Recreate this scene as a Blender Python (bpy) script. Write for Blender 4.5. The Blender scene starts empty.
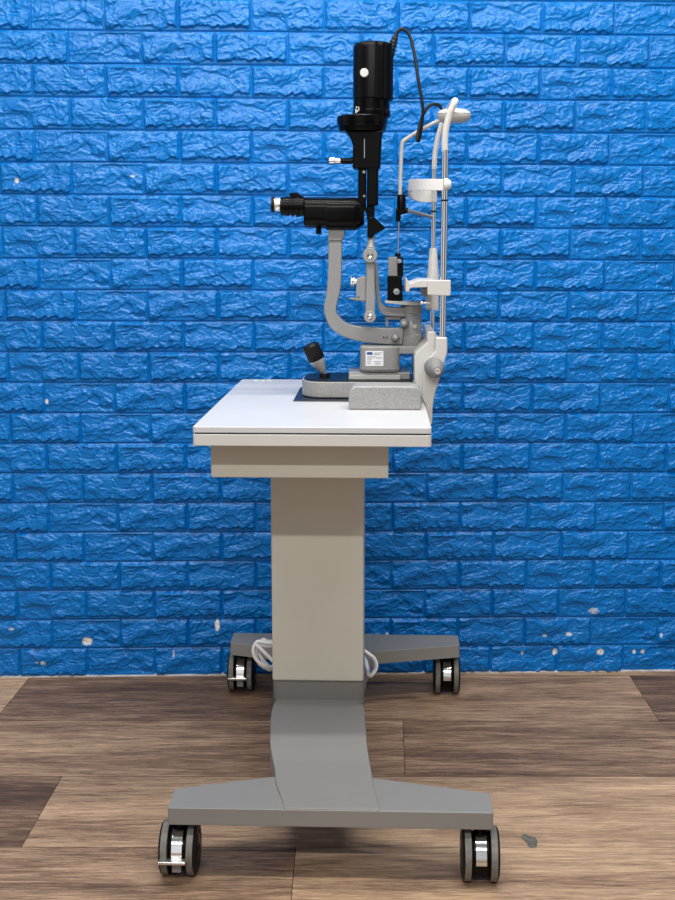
import bpy, bmesh, math, random
import numpy as np
from mathutils import Vector, Matrix
R = math.radians
sc = bpy.context.scene
C = sc.collection

# ------------------------------------------------------------------ camera measurements
F = 1219.0; TH = R(9.442); H = 1.102; YT = R(1.97)
AX = Vector((math.sin(YT), math.cos(YT), 0)); WX = Vector((math.cos(YT), -math.sin(YT), 0))
def ray(x, y):
    xi = (x-337.5)/F; yi = -(y-450)/F; c, s = math.cos(TH), math.sin(TH)
    return Vector((xi, c+yi*s, -s+yi*c))
def P(x, y, t):
    """table frame point (s, t, z) seen at pixel x, y when it lies at depth t"""
    r = ray(x, y); k = t/r.dot(AX); q = Vector((0, 0, H))+r*k
    return Vector((q.dot(WX), t, q.z))
def floor_pt(x, y):
    r = ray(x, y); k = -H/r.z
    return Vector((0, 0, H))+r*k
def px(t): return t*1.0/F          # metres per pixel at depth t (about)

# ------------------------------------------------------------------ materials
def new_mat(name):
    m = bpy.data.materials.new(name); m.use_nodes = True
    nt = m.node_tree; b = nt.nodes['Principled BSDF']
    return m, nt, b
def plain(name, col, rough=.4, metal=0., bump=0., scale=300, var=0., coat=0., spec=.5, vscale=6):
    m, nt, b = new_mat(name)
    b.inputs['Base Color'].default_value = (*col, 1); b.inputs['Roughness'].default_value = rough
    b.inputs['Metallic'].default_value = metal; b.inputs['Specular IOR Level'].default_value = spec
    b.inputs['Coat Weight'].default_value = coat
    tc = nt.nodes.new('ShaderNodeTexCoord')
    n = nt.nodes.new('ShaderNodeTexNoise'); n.inputs['Scale'].default_value = scale; n.inputs['Detail'].default_value = 3
    nt.links.new(tc.outputs['Object'], n.inputs['Vector'])
    if bump:
        bp = nt.nodes.new('ShaderNodeBump'); bp.inputs['Strength'].default_value = bump; bp.inputs['Distance'].default_value = .0006
        nt.links.new(n.outputs['Fac'], bp.inputs['Height']); nt.links.new(bp.outputs['Normal'], b.inputs['Normal'])
    if var:
        n2 = nt.nodes.new('ShaderNodeTexNoise'); n2.inputs['Scale'].default_value = vscale; n2.inputs['Detail'].default_value = 4
        nt.links.new(tc.outputs['Object'], n2.inputs['Vector'])
        r = nt.nodes.new('ShaderNodeValToRGB')
        r.color_ramp.elements[0].position = .35; r.color_ramp.elements[1].position = .65
        r.color_ramp.elements[0].color = (*[c*(1-var) for c in col], 1); r.color_ramp.elements[1].color = (*[min(1, c*(1+var)) for c in col], 1)
        nt.links.new(n2.outputs['Fac'], r.inputs['Fac']); nt.links.new(r.outputs['Color'], b.inputs['Base Color'])
    return m
M = {}
M['top'] = plain('white laminate', (.57, .57, .575), .3, var=.02, vscale=9)
M['edge'] = plain('ivory table edge', (.58, .57, .54), .4, var=.02)
M['gap'] = plain('dark groove', (.05, .05, .05), .8)
M['ivory'] = plain('ivory powder coat', (.55, .53, .45), .42, bump=.15, scale=700, var=.03)
M['grey_base'] = plain('warm grey plastic', (.245, .238, .225), .45, bump=.12, scale=900, var=.03)
M['hammer'] = plain('hammered grey enamel', (.29, .29, .283), .38, bump=1., scale=600, var=.32, vscale=645)
M['arm'] = plain('fine hammered grey enamel', (.25, .25, .245), .36, bump=.6, scale=500, var=.16, vscale=600)
M['arm_dark'] = plain('mid grey metal', (.20, .20, .198), .35, bump=.4, scale=500, var=.12, vscale=600)
M['white'] = plain('white enamel', (.54, .53, .50), .35, var=.02)
M['white_soft'] = plain('white plastic', (.68, .67, .65), .45, var=.02)
M['pale'] = plain('pale grey enamel', (.42, .42, .405), .38, var=.05, vscale=400)
M['chrome'] = plain('chrome', (.82, .82, .82), .14, metal=1, bump=.05)
M['steel'] = plain('brushed steel', (.84, .83, .80), .3, metal=1, bump=.1)
M['satin'] = plain('satin aluminium', (.75, .74, .72), .33, metal=.55, bump=.1)
M['black'] = plain('black anodised metal', (.0018, .0018, .002), .22, bump=.04, spec=.11)
M['black_sat'] = plain('black satin plastic', (.002, .002, .0022), .32, bump=.1, spec=.13)
M['rubber'] = plain('black rubber', (.005, .005, .005), .5, bump=.3, spec=.25)
M['tread'] = plain('dusty grey tread', (.17, .16, .14), .75, bump=.5, var=.2, vscale=60)
M['cable'] = plain('white cable sheath', (.88, .86, .84), .4, var=.03)
M['label'] = plain('paper label', (.78, .79, .80), .5, var=.03)
M['blue'] = plain('blue print', (.03, .07, .3), .5)
M['ink'] = plain('grey print', (.22, .24, .26), .5)
M['knob_grey'] = plain('grey plastic knob', (.18, .18, .177), .45, bump=.2, var=.05)
M['navy'] = plain('black glide mat', (.010, .014, .028), .4, bump=.2)
M['caulk'] = plain('white caulk', (.48, .46, .44), .7, var=.25, vscale=25)

# ------------------------------------------------------------------ mesh builder (table frame)
class MB:
    def __init__(s): s.v = []; s.f = []
    def add(s, vs, fs):
        o = len(s.v); s.v += [Vector(v) for v in vs]; s.f += [tuple(i+o for i in f) for f in fs]; return s
    def box(s, a, b):
        x0, y0, z0 = a; x1, y1, z1 = b
        return s.add([(x0,y0,z0),(x1,y0,z0),(x1,y1,z0),(x0,y1,z0),(x0,y0,z1),(x1,y0,z1),(x1,y1,z1),(x0,y1,z1)],
                     [(0,3,2,1),(4,5,6,7),(0,1,5,4),(1,2,6,5),(2,3,7,6),(3,0,4,7)])
    def prism(s, poly, t0, t1, mid=None):
        """poly: list of (s,z); extruded along t"""
        ar = sum(poly[i][0]*poly[(i+1) % len(poly)][1]-poly[(i+1) % len(poly)][0]*poly[i][1] for i in range(len(poly)))
        if ar < 0: poly = poly[::-1]
        n = len(poly)
        vs = [(p[0], t0, p[1]) for p in poly]+[(p[0], t1, p[1]) for p in poly]
        fs = [tuple(range(n)), tuple(range(2*n-1, n-1, -1))]
        fs += [(i, i+n, (i+1) % n+n, (i+1) % n) for i in range(n)]
        return s.add(vs, fs)
    def plan(s, poly, z0, z1):
        """poly: (s,t) outline extruded along z"""
        ar = sum(poly[i][0]*poly[(i+1) % len(poly)][1]-poly[(i+1) % len(poly)][0]*poly[i][1] for i in range(len(poly)))
        if ar < 0: poly = poly[::-1]
        n = len(poly)
        vs = [(p[0], p[1], z0) for p in poly]+[(p[0], p[1], z1) for p in poly]
        fs = [tuple(range(n-1, -1, -1)), tuple(range(n, 2*n))]
        fs += [(i, (i+1) % n, (i+1) % n+n, i+n) for i in range(n)]
        return s.add(vs, fs)
    def lathe(s, a, b, prof, seg=32, sq=None):
        """prof: list of (fraction along a-b, radius)"""
        a = Vector(a); b = Vector(b); d = b-a; L = d.length; z = d.normalized()
        x = z.orthogonal().normalized(); y = z.cross(x)
        vs = []; fs = []; n = len(prof)
        for (u, r) in prof:
            for k in range(seg):
                an = 2*math.pi*k/seg; rr = r
                if sq: rr = r*(1+sq*(math.cos(an*seg/2)))
                vs.append(a+d*u+x*(rr*math.cos(an))+y*(rr*math.sin(an)))
        for i in range(n-1):
            for k in range(seg):
                k2 = (k+1) % seg
                fs.append((i*seg+k, i*seg+k2, (i+1)*seg+k2, (i+1)*seg+k))
        fs.append(tuple(range(seg-1, -1, -1))); fs.append(tuple((n-1)*seg+k for k in range(seg)))
        return s.add(vs, fs)
    def cyl(s, a, b, r, r2=None, seg=28, ch=0.0):
        r2 = r if r2 is None else r2
        L = (Vector(b)-Vector(a)).length; c = min(ch, L*.45)/L
        if ch: return s.lathe(a, b, [(0, r-ch), (c, r), (1-c, r2), (1, r2-ch)], seg)
        return s.lathe(a, b, [(0, r), (1, r2)], seg)
    def tube(s, pts, r, seg=14, sub=6, radii=None, flat=None):
        pts = [Vector(p) for p in pts]
        path = []; rad = []
        for i in range(len(pts)-1):
            p0 = pts[max(i-1, 0)]; p1 = pts[i]; p2 = pts[i+1]; p3 = pts[min(i+2, len(pts)-1)]
            for k in range(sub):
                u = k/sub
                path.append(.5*((2*p1)+(p2-p0)*u+(2*p0-5*p1+4*p2-p3)*u*u+(3*p1-p0-3*p2+p3)*u**3))
                rad.append(r if radii is None else radii[i]*(1-u)+radii[i+1]*u)
        path.append(pts[-1]); rad.append(r if radii is None else radii[-1])
        nrm = None; vs = []; fs = []
        for i, p in enumerate(path):
            d = (path[min(i+1, len(path)-1)]-path[max(i-1, 0)]).normalized()
            if nrm is None: nrm = d.orthogonal().normalized()
            nrm = (nrm-d*nrm.dot(d)).normalized(); bi = d.cross(nrm)
            for k in range(seg):
                an = 2*math.pi*k/seg
                vs.append(p+(nrm*math.cos(an)+bi*math.sin(an))*rad[i])
        for i in range(len(path)-1):
            for k in range(seg):
                k2 = (k+1) % seg; fs.append((i*seg+k, i*seg+k2, (i+1)*seg+k2, (i+1)*seg+k))
        fs.append(tuple(range(seg-1, -1, -1))); fs.append(tuple((len(path)-1)*seg+k for k in range(seg)))
        return s.add(vs, fs)
    def build(s, name, mat, parent=None, bevel=0., seg=2, smooth=True, angle=35, origin=None):
        org = Vector(parent['_o']) if parent is not None and '_o' in parent else (origin or Vector((0, 0, 0)))
        me = bpy.data.meshes.new(name)
        me.from_pydata([tuple(v-org) for v in s.v], [], s.f); me.update()
        bm = bmesh.new(); bm.from_mesh(me); bmesh.ops.recalc_face_normals(bm, faces=bm.faces); bm.to_mesh(me); bm.free()
        o = bpy.data.objects.new(name, me); C.objects.link(o)
        me.materials.append(M[mat] if isinstance(mat, str) else mat)
        if smooth:
            me.polygons.foreach_set('use_smooth', [True]*len(me.polygons)); me.set_sharp_from_angle(angle=R(angle))
        if bevel:
            b = o.modifiers.new('bevel', 'BEVEL'); b.width = bevel; b.segments = seg; b.limit_method = 'ANGLE'; b.angle_limit = R(30)
            b.harden_normals = True
        if parent is not None:
            o.parent = parent; o['_o'] = tuple(org)
        return o
ROOTS = []
def thing(name, base, label, cat, group=None):
    """an Empty at the thing's base, in the table's frame"""
    o = bpy.data.objects.new(name, None); C.objects.link(o); o.empty_display_size = .05
    b = Vector(base); o.location = WX*b.x+AX*b.y+Vector((0, 0, b.z)); o.rotation_euler = (0, 0, -YT)
    o['_o'] = tuple(b); o['label'] = label; o['category'] = cat
    if group: o['group'] = group
    ROOTS.append(o); return o
def solo(o, base, label, cat):
    """single mesh thing built in the table frame with its origin at base"""
    b = Vector(base); o.location = WX*b.x+AX*b.y+Vector((0, 0, b.z)); o.rotation_euler = (0, 0, -YT)
    o['label'] = label; o['category'] = cat
    if '_o' in o: del o['_o']
def sz(pts, t): return [(P(x, y, t).x, P(x, y, t).z) for x, y in pts]

# ------------------------------------------------------------------ the wall: foam brick relief, real geometry
D0, X0, Z0, PSI, PHI, BH, BW = 3.0557, -.7312, 1.6897, .02764, -.0034, .07679, .175
rng = np.random.RandomState(7)
def perlin(x, y, seed):
    g = np.random.RandomState(seed).rand(64, 64)*2*np.pi
    xi = np.floor(x).astype(int); yi = np.floor(y).astype(int); xf = x-xi; yf = y-yi
    def dot(ix, iy, fx, fy):
        a = g[ix % 64, iy % 64]; return np.cos(a)*fx+np.sin(a)*fy
    u = xf**3*(xf*(xf*6-15)+10); v = yf**3*(yf*(yf*6-15)+10)
    a = dot(xi, yi, xf, yf); b = dot(xi+1, yi, xf-1, yf); c = dot(xi, yi+1, xf, yf-1); d = dot(xi+1, yi+1, xf-1, yf-1)
    return (a*(1-u)+b*u)*(1-v)+(c*(1-u)+d*u)*v
def sstep(a, b, x):
    t = np.clip((x-a)/(b-a), 0, 1); return t*t*(3-2*t)
def axis_vals(a0, a1, b0, b1, fine, coarse):
    return np.concatenate([np.arange(a0, b0, coarse), np.arange(b0, b1, fine), np.arange(b1, a1+coarse*.5, coarse)])
WXS = axis_vals(-2.2, 2.2, -.98, 1.02, .0018, .012)
WZS = axis_vals(0.0, 2.5, 0.0, 1.75, .0018, .012)
gx, gz = np.meshgrid(WXS, WZS)
def brick_uv(xw, z):
    """xw: distance along the wall, z: height"""
    a = xw-X0; b = z-Z0
    x = a*math.cos(-PHI)-b*math.sin(-PHI); y = a*math.sin(-PHI)+b*math.cos(-PHI)
    return x/BW, -y/BH
U, V = brick_uv(gx, gz)
row = np.floor(V).astype(int)
Uo = U+np.where(row % 2 == 1, .5, 0)
Uo = Uo+.006*np.sin(row*12.9)
col = np.floor(Uo).astype(int)
fu = (Uo-col)*BW; fv = (1-(V-row))*BH            # position inside a brick, metres from its lower left corner
motif = ((col*3+row*5+(row//2)*2) % 8)
ox = motif*3.17; oy = motif*1.73
mx = fu*1.0; my = fv*1.0
w1 = perlin(mx*22+ox, my*34+oy, 1); w2 = perlin(mx*22+ox+9.3, my*34+oy+4.1, 2)
wx = mx+w1*.016; wy = my+w2*.013
def terr(v, lo):
    k = np.floor(v); f = v-k; return k+sstep(lo, 1, f)+.22*f
jn = .10*perlin(wx*70+ox, wy*90+oy, 5)+.05*perlin(wx*160+ox, wy*180+oy, 8)
q = perlin(wx*9+wy*9+ox, wy*24-wx*9+oy, 3)+.35*perlin(wx*26+ox, wy*52+oy, 4)
q2 = q*3.4+jn*1.5+motif*.37
q3 = perlin(wx*17-wy*14+ox+5, wy*34+wx*14+oy+5, 6)*2.3+jn
ridge = 1-np.abs(perlin(wx*30+ox, wy*42+oy, 13)+jn*.4)*7
rock = .0023*terr(q2, .84)+.0018*terr(q3, .82)+.0013*np.clip(ridge, 0, 1)+.0008*perlin(wx*120+ox, wy*150+oy, 14)+.0005*perlin(gx*260, gz*260, 17)-.0020*(fv/BH)
d_l = fu; d_r = BW-fu; d_b = fv; d_t = BH-fv
jag = perlin(fu*55+ox, oy+fv*12, 9)+.5*perlin(fu*140+ox, oy+fv*30, 10)
edge = np.minimum(np.minimum(d_l, d_r)-.0032+.0026*perlin(fv*90+oy, ox+fu*5, 12), np.minimum(d_b-.0080+jag*.0105, d_t-.0042+.003*jag))
mask = sstep(0, .0030, edge)
flat = .0050*sstep(.0008, .0021, np.minimum(np.minimum(d_l, d_r), np.minimum(d_b-.0004, d_t)))
hgt = flat+mask*(.0030+rock)
hgt += .0003*perlin(gx*150, gz*150, 11)
# paint chips (place, half width, half height) measured on the wall
def wall_hit(x, y):
    r = ray(x, y); o = Vector((0, 0, H)); n = Vector((math.sin(PSI), -math.cos(PSI), 0)); p0 = Vector((0, D0, 0))
    k = (p0-o).dot(n)/r.dot(n); q = o+r*k
    return q.x/math.cos(PSI), q.z
chip = np.zeros_like(gx)
for (cx, cy, hw, hh, st) in [(17.8,180.6,1.8,2.2,1),(47.3,401,1.8,2,1),(133,176,2.2,1,.6),(87.4,640.5,4.6,3.6,1),(44,662,2.4,2,.8),(38,661,2,1,.5),(12.6,627.5,2.6,1.2,.6),
        (217.6,624,2.2,5.2,1),(174,653,1,4,.5),(544,634.5,2,1.4,.7),(568,633,2.8,1.8,.7),(554.6,651,2.3,3.1,1),(599.7,651,3.6,2.7,1),
        (633.5,650.7,1.6,2,.8),(642,650.7,1.8,2,.7),(522,652,1.3,2,.7),(660,634,1.3,2,.7),(593,610,4.6,3,.45),(386.6,633,1.6,1.3,.8)]:
    X, Z = wall_hit(cx, cy); k = 3.15/F
    dd = np.sqrt(((gx-X)/(hw*k))**2+((gz-Z)/(hh*k))**2)+.35*perlin(gx*260, gz*260, 21)
    c = sstep(1.25, .8, dd)*st if False else np.clip((1.25-dd)/.4, 0, 1)*st
    chip = np.maximum(chip, c)
hgt -= .0015*chip
px_ = gx*math.cos(PSI)+hgt*math.sin(PSI); py_ = D0+gx*math.sin(PSI)-hgt*math.cos(PSI)
co = np.stack([px_, py_, gz], -1).reshape(-1, 3)
nz, nx = gx.shape
ii = (np.arange(nz-1)[:, None]*nx+np.arange(nx-1)[None, :]).reshape(-1)
quads = np.stack([ii, ii+1, ii+nx+1, ii+nx], -1)
nb = len(co)
back = []
for (x, z) in ((-2.2, 0), (2.2, 0), (2.2, WZS[-1]), (-2.2, WZS[-1])):
    for dpt in (.012, .10): back.append((x*math.cos(PSI)-dpt*math.sin(PSI), D0+x*math.sin(PSI)+dpt*math.cos(PSI), z))
co = np.vstack([co, np.array(back)])
bq = np.array([(0,4,6,2),(1,3,7,5),(0,2,3,1),(2,6,7,3),(6,4,5,7),(4,0,1,5)])[:, ::1]+nb
bq = np.array([(0,2,4,6),(1,7,5,3),(0,1,3,2),(2,3,5,4),(4,5,7,6),(6,7,1,0)])+nb
allq = np.vstack([quads, bq])
me = bpy.data.meshes.new('wall_back')
me.vertices.add(len(co)); me.vertices.foreach_set('co', co.reshape(-1).astype(np.float32))
me.loops.add(allq.size); me.loops.foreach_set('vertex_index', allq.reshape(-1).astype(np.int32))
me.polygons.add(len(allq)); me.polygons.foreach_set('loop_start', np.arange(0, allq.size, 4, dtype=np.int32))
try: me.polygons.foreach_set('loop_total', np.full(len(allq), 4, dtype=np.int32))
except Exception: pass
me.polygons.foreach_set('use_smooth', np.ones(len(allq), dtype=bool))
at = me.attributes.new('chip', 'FLOAT', 'POINT'); at.data.foreach_set('value', np.concatenate([chip.reshape(-1), np.zeros(8)]).astype(np.float32))
me.update(); me.validate()
wall = bpy.data.objects.new('wall_back', me); C.objects.link(wall); wall['kind'] = 'structure'
m, nt, b = new_mat('blue painted foam brick')
a = nt.nodes.new('ShaderNodeAttribute'); a.attribute_name = 'chip'
tc = nt.nodes.new('ShaderNodeTexCoord'); n = nt.nodes.new('ShaderNodeTexNoise'); n.inputs['Scale'].default_value = 4; n.inputs['Detail'].default_value = 4
nt.links.new(tc.outputs['Object'], n.inputs['Vector'])
rp = nt.nodes.new('ShaderNodeValToRGB'); rp.color_ramp.elements[0].position = .3; rp.color_ramp.elements[1].position = .7
rp.color_ramp.elements[0].color = (.0005, .140, .455, 1); rp.color_ramp.elements[1].color = (.0007, .160, .51, 1)
nt.links.new(n.outputs['Fac'], rp.inputs['Fac'])
mix = nt.nodes.new('ShaderNodeMix'); mix.data_type = 'RGBA'; mix.inputs[7].default_value = (.80, .77, .70, 1)
nt.links.new(a.outputs['Fac'], mix.inputs[0]); nt.links.new(rp.outputs['Color'], mix.inputs[6]); nt.links.new(mix.outputs[2], b.inputs['Base Color'])
b.inputs['Roughness'].default_value = .25; b.inputs['Specular IOR Level'].default_value = .32
n2 = nt.nodes.new('ShaderNodeTexNoise'); n2.inputs['Scale'].default_value = 260; n2.inputs['Detail'].default_value = 3
nt.links.new(tc.outputs['Object'], n2.inputs['Vector'])
bp = nt.nodes.new('ShaderNodeBump'); bp.inputs['Strength'].default_value = .6; bp.inputs['Distance'].default_value = .0014
nt.links.new(n2.outputs['Fac'], bp.inputs['Height']); nt.links.new(bp.outputs['Normal'], b.inputs['Normal'])
me.materials.append(m)

# caulk strip where the wall meets the floor
cv = MB(); random.seed(3)
N = 120
for i in range(N):
    x0 = -2.2+4.4*i/N; x1 = -2.2+4.4*(i+1)/N
    hh = .0045+.002*random.random()
    if 98 <= i <= 0: continue
    for dpt in (0,):
        a0 = Vector((x0*math.cos(PSI), D0+x0*math.sin(PSI), 0)); a1 = Vector((x1*math.cos(PSI), D0+x1*math.sin(PSI), 0))
        nn = Vector((math.sin(PSI), -math.cos(PSI), 0))
        w = .010
        vs = [a0, a1, a1+nn*w, a0+nn*w]; vs = vs+[v+Vector((0, 0, hh if k < 2 else hh*.4)) for k, v in enumerate(vs)]
        cv.add(vs, [(3,2,1,0),(4,5,6,7),(0,1,5,4),(1,2,6,5),(2,3,7,6),(3,0,4,7)])
tr = cv.build('trim_1', 'caulk'); tr['kind'] = 'structure'

# ------------------------------------------------------------------ floor: vinyl planks, each face carries its own tone
rows_y = [3.30, 3.040, 2.732, 2.425, 2.118, 1.811]
while rows_y[-1] > -1.6: rows_y.append(rows_y[-1]-.307)
def fx(pa): return [(floor_pt(*p).x, floor_pt(*p).y) for p in pa]
known = {1: [[(28.8,678.4),(0,713.6)], [(335,680),(333,715)], [(628.9,674.6),(657.9,719.2)]],
         2: [[(403,721),(405,775)]],
         3: [[(61.7,777.1),(20.9,847.9)], [(730,777),(770,847)]],
         4: [[(295.6,849),(292,890)]]}
tones = {1: [.5, -.8, .1, -.9], 2: [.0, -.4], 3: [-.9, .4, -.5], 4: [-.15, .35]}
verts = []; faces = []; tone = []; offs = []
random.seed(11)
for r in range(len(rows_y)-1):
    yb, ya = rows_y[r], rows_y[r+1]       # far, near
    cuts = []
    for (p0, p1) in known.get(r, []):
        A_, B_ = floor_pt(*p0), floor_pt(*p1)
        sl = (B_.x-A_.x)/(B_.y-A_.y)
        cuts.append((A_.x+(yb-A_.y)*sl, A_.x+(ya-A_.y)*sl))
    tn = list(tones.get(r, []))
    if not cuts:
        x = -2+random.random()*1.2; cuts = [(x, x)]; tn = [random.uniform(-.6, .6), random.uniform(-.6, .6)]
    while cuts[-1][0] < 1.6: cuts.append((cuts[-1][0]+1.25,)*2); tn.append(random.uniform(-.6, .6))
    while cuts[0][0] > -1.6: cuts.insert(0, (cuts[0][0]-1.25,)*2); tn.insert(0, random.uniform(-.6, .6))
    cuts = [(-2.8, -2.8)]+cuts+[(2.9, 2.9)]
    for k in range(len(cuts)-1):
        i0 = len(verts)
        g = .0007
        verts += [(cuts[k][1]+g, ya+g, 0), (cuts[k+1][1]-g, ya+g, 0), (cuts[k+1][0]-g, yb-g, 0), (cuts[k][0]+g, yb-g, 0)]
        faces.append((i0, i0+1, i0+2, i0+3)); tone.append(tn[min(k, len(tn)-1)]); offs.append(random.random())
i0 = len(verts); verts += [(-2.8, rows_y[-1], -.0012), (2.9, rows_y[-1], -.0012), (2.9, 3.30, -.0012), (-2.8, 3.30, -.0012)]
verts += [(x, y, -.05) for (x, y, z) in verts[-4:]]
faces += [(i0, i0+1, i0+2, i0+3), (i0+7, i0+6, i0+5, i0+4)]; tone += [-3, -3]; offs += [0, 0]
me = bpy.data.meshes.new('floor'); me.from_pydata(verts, [], faces); me.update()
at = me.attributes.new('tone', 'FLOAT', 'FACE'); at.data.foreach_set('value', tone)
at = me.attributes.new('shift', 'FLOAT', 'FACE'); at.data.foreach_set('value', offs)
fl = bpy.data.objects.new('floor', me); C.objects.link(fl); fl['kind'] = 'structure'
m, nt, b = new_mat('wood look vinyl plank')
def N_(t): return nt.nodes.new(t)
L_ = nt.links.new
tc = N_('ShaderNodeTexCoord'); at = N_('ShaderNodeAttribute'); at.attribute_name = 'shift'; at2 = N_('ShaderNodeAttribute'); at2.attribute_name = 'tone'
ml = N_('ShaderNodeMath'); ml.operation = 'MULTIPLY'; ml.inputs[1].default_value = 37.0; L_(at.outputs['Fac'], ml.inputs[0])
cb = N_('ShaderNodeCombineXYZ'); L_(ml.outputs[0], cb.inputs[0]); L_(ml.outputs[0], cb.inputs[1]); L_(ml.outputs[0], cb.inputs[2])
ad = N_('ShaderNodeVectorMath'); ad.operation = 'ADD'; L_(tc.outputs['Object'], ad.inputs[0]); L_(cb.outputs[0], ad.inputs[1])
def stretch(sx, sy, scale, detail, rough=.6, dist=0.):
    mp = N_('ShaderNodeMapping'); mp.inputs['Scale'].default_value = (sx, sy, 1); L_(ad.outputs[0], mp.inputs['Vector'])
    n = N_('ShaderNodeTexNoise'); n.inputs['Scale'].default_value = scale; n.inputs['Detail'].default_value = detail
    n.inputs['Roughness'].default_value = rough; n.inputs['Distortion'].default_value = dist; L_(mp.outputs[0], n.inputs['Vector']); return n
big = stretch(1.1, 7, 1.6, 4, .6, .8); mid = stretch(1.6, 17, 3, 6, .7, 1.6); fine = stretch(3, 75, 4.5, 5, .75, .5)
cr = stretch(5, 60, 14, 4, .7, .8)
def mth(op, a_, b_):
    n = N_('ShaderNodeMath'); n.operation = op
    for i, v in enumerate((a_, b_)):
        if isinstance(v, (int, float)): n.inputs[i].default_value = v
        else: L_(v, n.inputs[i])
    return n.outputs[0]
v = mth('MULTIPLY', mth('SUBTRACT', big.outputs['Fac'], .5), .75)
v = mth('ADD', v, mth('MULTIPLY', mth('SUBTRACT', mid.outputs['Fac'], .5), .8))
v = mth('ADD', v, mth('MULTIPLY', mth('SUBTRACT', fine.outputs['Fac'], .5), 1.1))
v = mth('ADD', v, mth('MULTIPLY', mth('SUBTRACT', cr.outputs['Fac'], .5), .55))
v = mth('ADD', mth('ADD', v, .5), mth('MULTIPLY', at2.outputs['Fac'], .24))
rp = N_('ShaderNodeValToRGB'); e = rp.color_ramp.elements
e[0].position = 0; e[0].color = (.06, .033, .020, 1); e[1].position = 1; e[1].color = (.80, .56, .35, 1)
x = e.new(.3); x.color = (.135, .082, .052, 1); x = e.new(.5); x.color = (.30, .192, .120, 1); x = e.new(.72); x.color = (.50, .34, .212, 1)
L_(v, rp.inputs['Fac']); L_(rp.outputs['Color'], b.inputs['Base Color'])
b.inputs['Roughness'].default_value = .5; b.inputs['Specular IOR Level'].default_value = .25
bp = N_('ShaderNodeBump'); bp.inputs['Strength'].default_value = .35; bp.inputs['Distance'].default_value = .0015
L_(v, bp.inputs['Height']); L_(bp.outputs['Normal'], b.inputs['Normal'])
me.materials.append(m)
# worn grey patch on the floor
pc = floor_pt(530, 841)
pm = MB()
ring = []
for k in range(14):
    an = 2*math.pi*k/14; rr = 1+.16*math.sin(3*an+1)+.1*math.sin(5*an)
    ring.append(Vector((pc.x-.004*math.sin(an)+.0125*rr*math.cos(an), pc.y+.026*rr*math.sin(an), .0004)))
pm.add(ring+[v+Vector((0, 0, .0005)) for v in ring], [tuple(range(13, -1, -1)), tuple(range(14, 28))]+[(k, (k+1) % 14, (k+1) % 14+14, k+14) for k in range(14)])
M['patch'] = plain('grey filler', (.12, .115, .095), .7, var=.3, vscale=120)
pt_ = pm.build('floor_patch', 'patch', smooth=False); pt_['label'] = 'small grey worn spot on the floor planks, right of the near foot'; pt_['category'] = 'floor mark'

# ------------------------------------------------------------------ instrument table
ZT = .796
tb = thing('instrument_table', (-.08, 2.46, 0), 'white topped wheeled instrument table with ivory column and grey feet against blue wall', 'table')
SL, SR, TN, TF = -.3225, .0905, 2.075, 2.845
def rrect(s0, s1, t0, t1, r, n=5):
    out = []
    for (cx, cy, a0) in ((s1-r, t1-r, 0), (s0+r, t1-r, 90), (s0+r, t0+r, 180), (s1-r, t0+r, 270)):
        for k in range(n+1):
            a = R(a0+90*k/n); out.append((cx+r*math.cos(a), cy+r*math.sin(a)))
    return out
MB().plan(rrect(SL, SR, TN, TF, .006), ZT-.0105, ZT).build('tabletop', 'top', tb, .0012)
g = MB().plan(rrect(SL+.003, SR-.003, TN+.003, TF-.003, .006), ZT-.0135, ZT-.0100).build('groove', 'gap', tb)
MB().plan(rrect(SL, SR, TN, TF, .006), ZT-.0335, ZT-.0130).build('lower_board', 'edge', tb, .0015)
# apron box under the board
bx0, bx1 = P(211, 470, 2.14).x, P(388.5, 470, 2.14).x
ap = MB().box((bx0, 2.14, P(300, 478, 2.14).z), (bx1, 2.78, ZT-.0335)).build('apron', 'ivory', tb, .002)
# column
c0, c1 = P(271.3, 560, 2.37).x, P(363.6, 560, 2.37).x
zb = P(300, 681, 2.37).z
MB().box((c0, 2.37, zb), (c1, 2.58, P(300, 478, 2.14).z)).build('column', 'ivory', tb, .004, 3)
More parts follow.
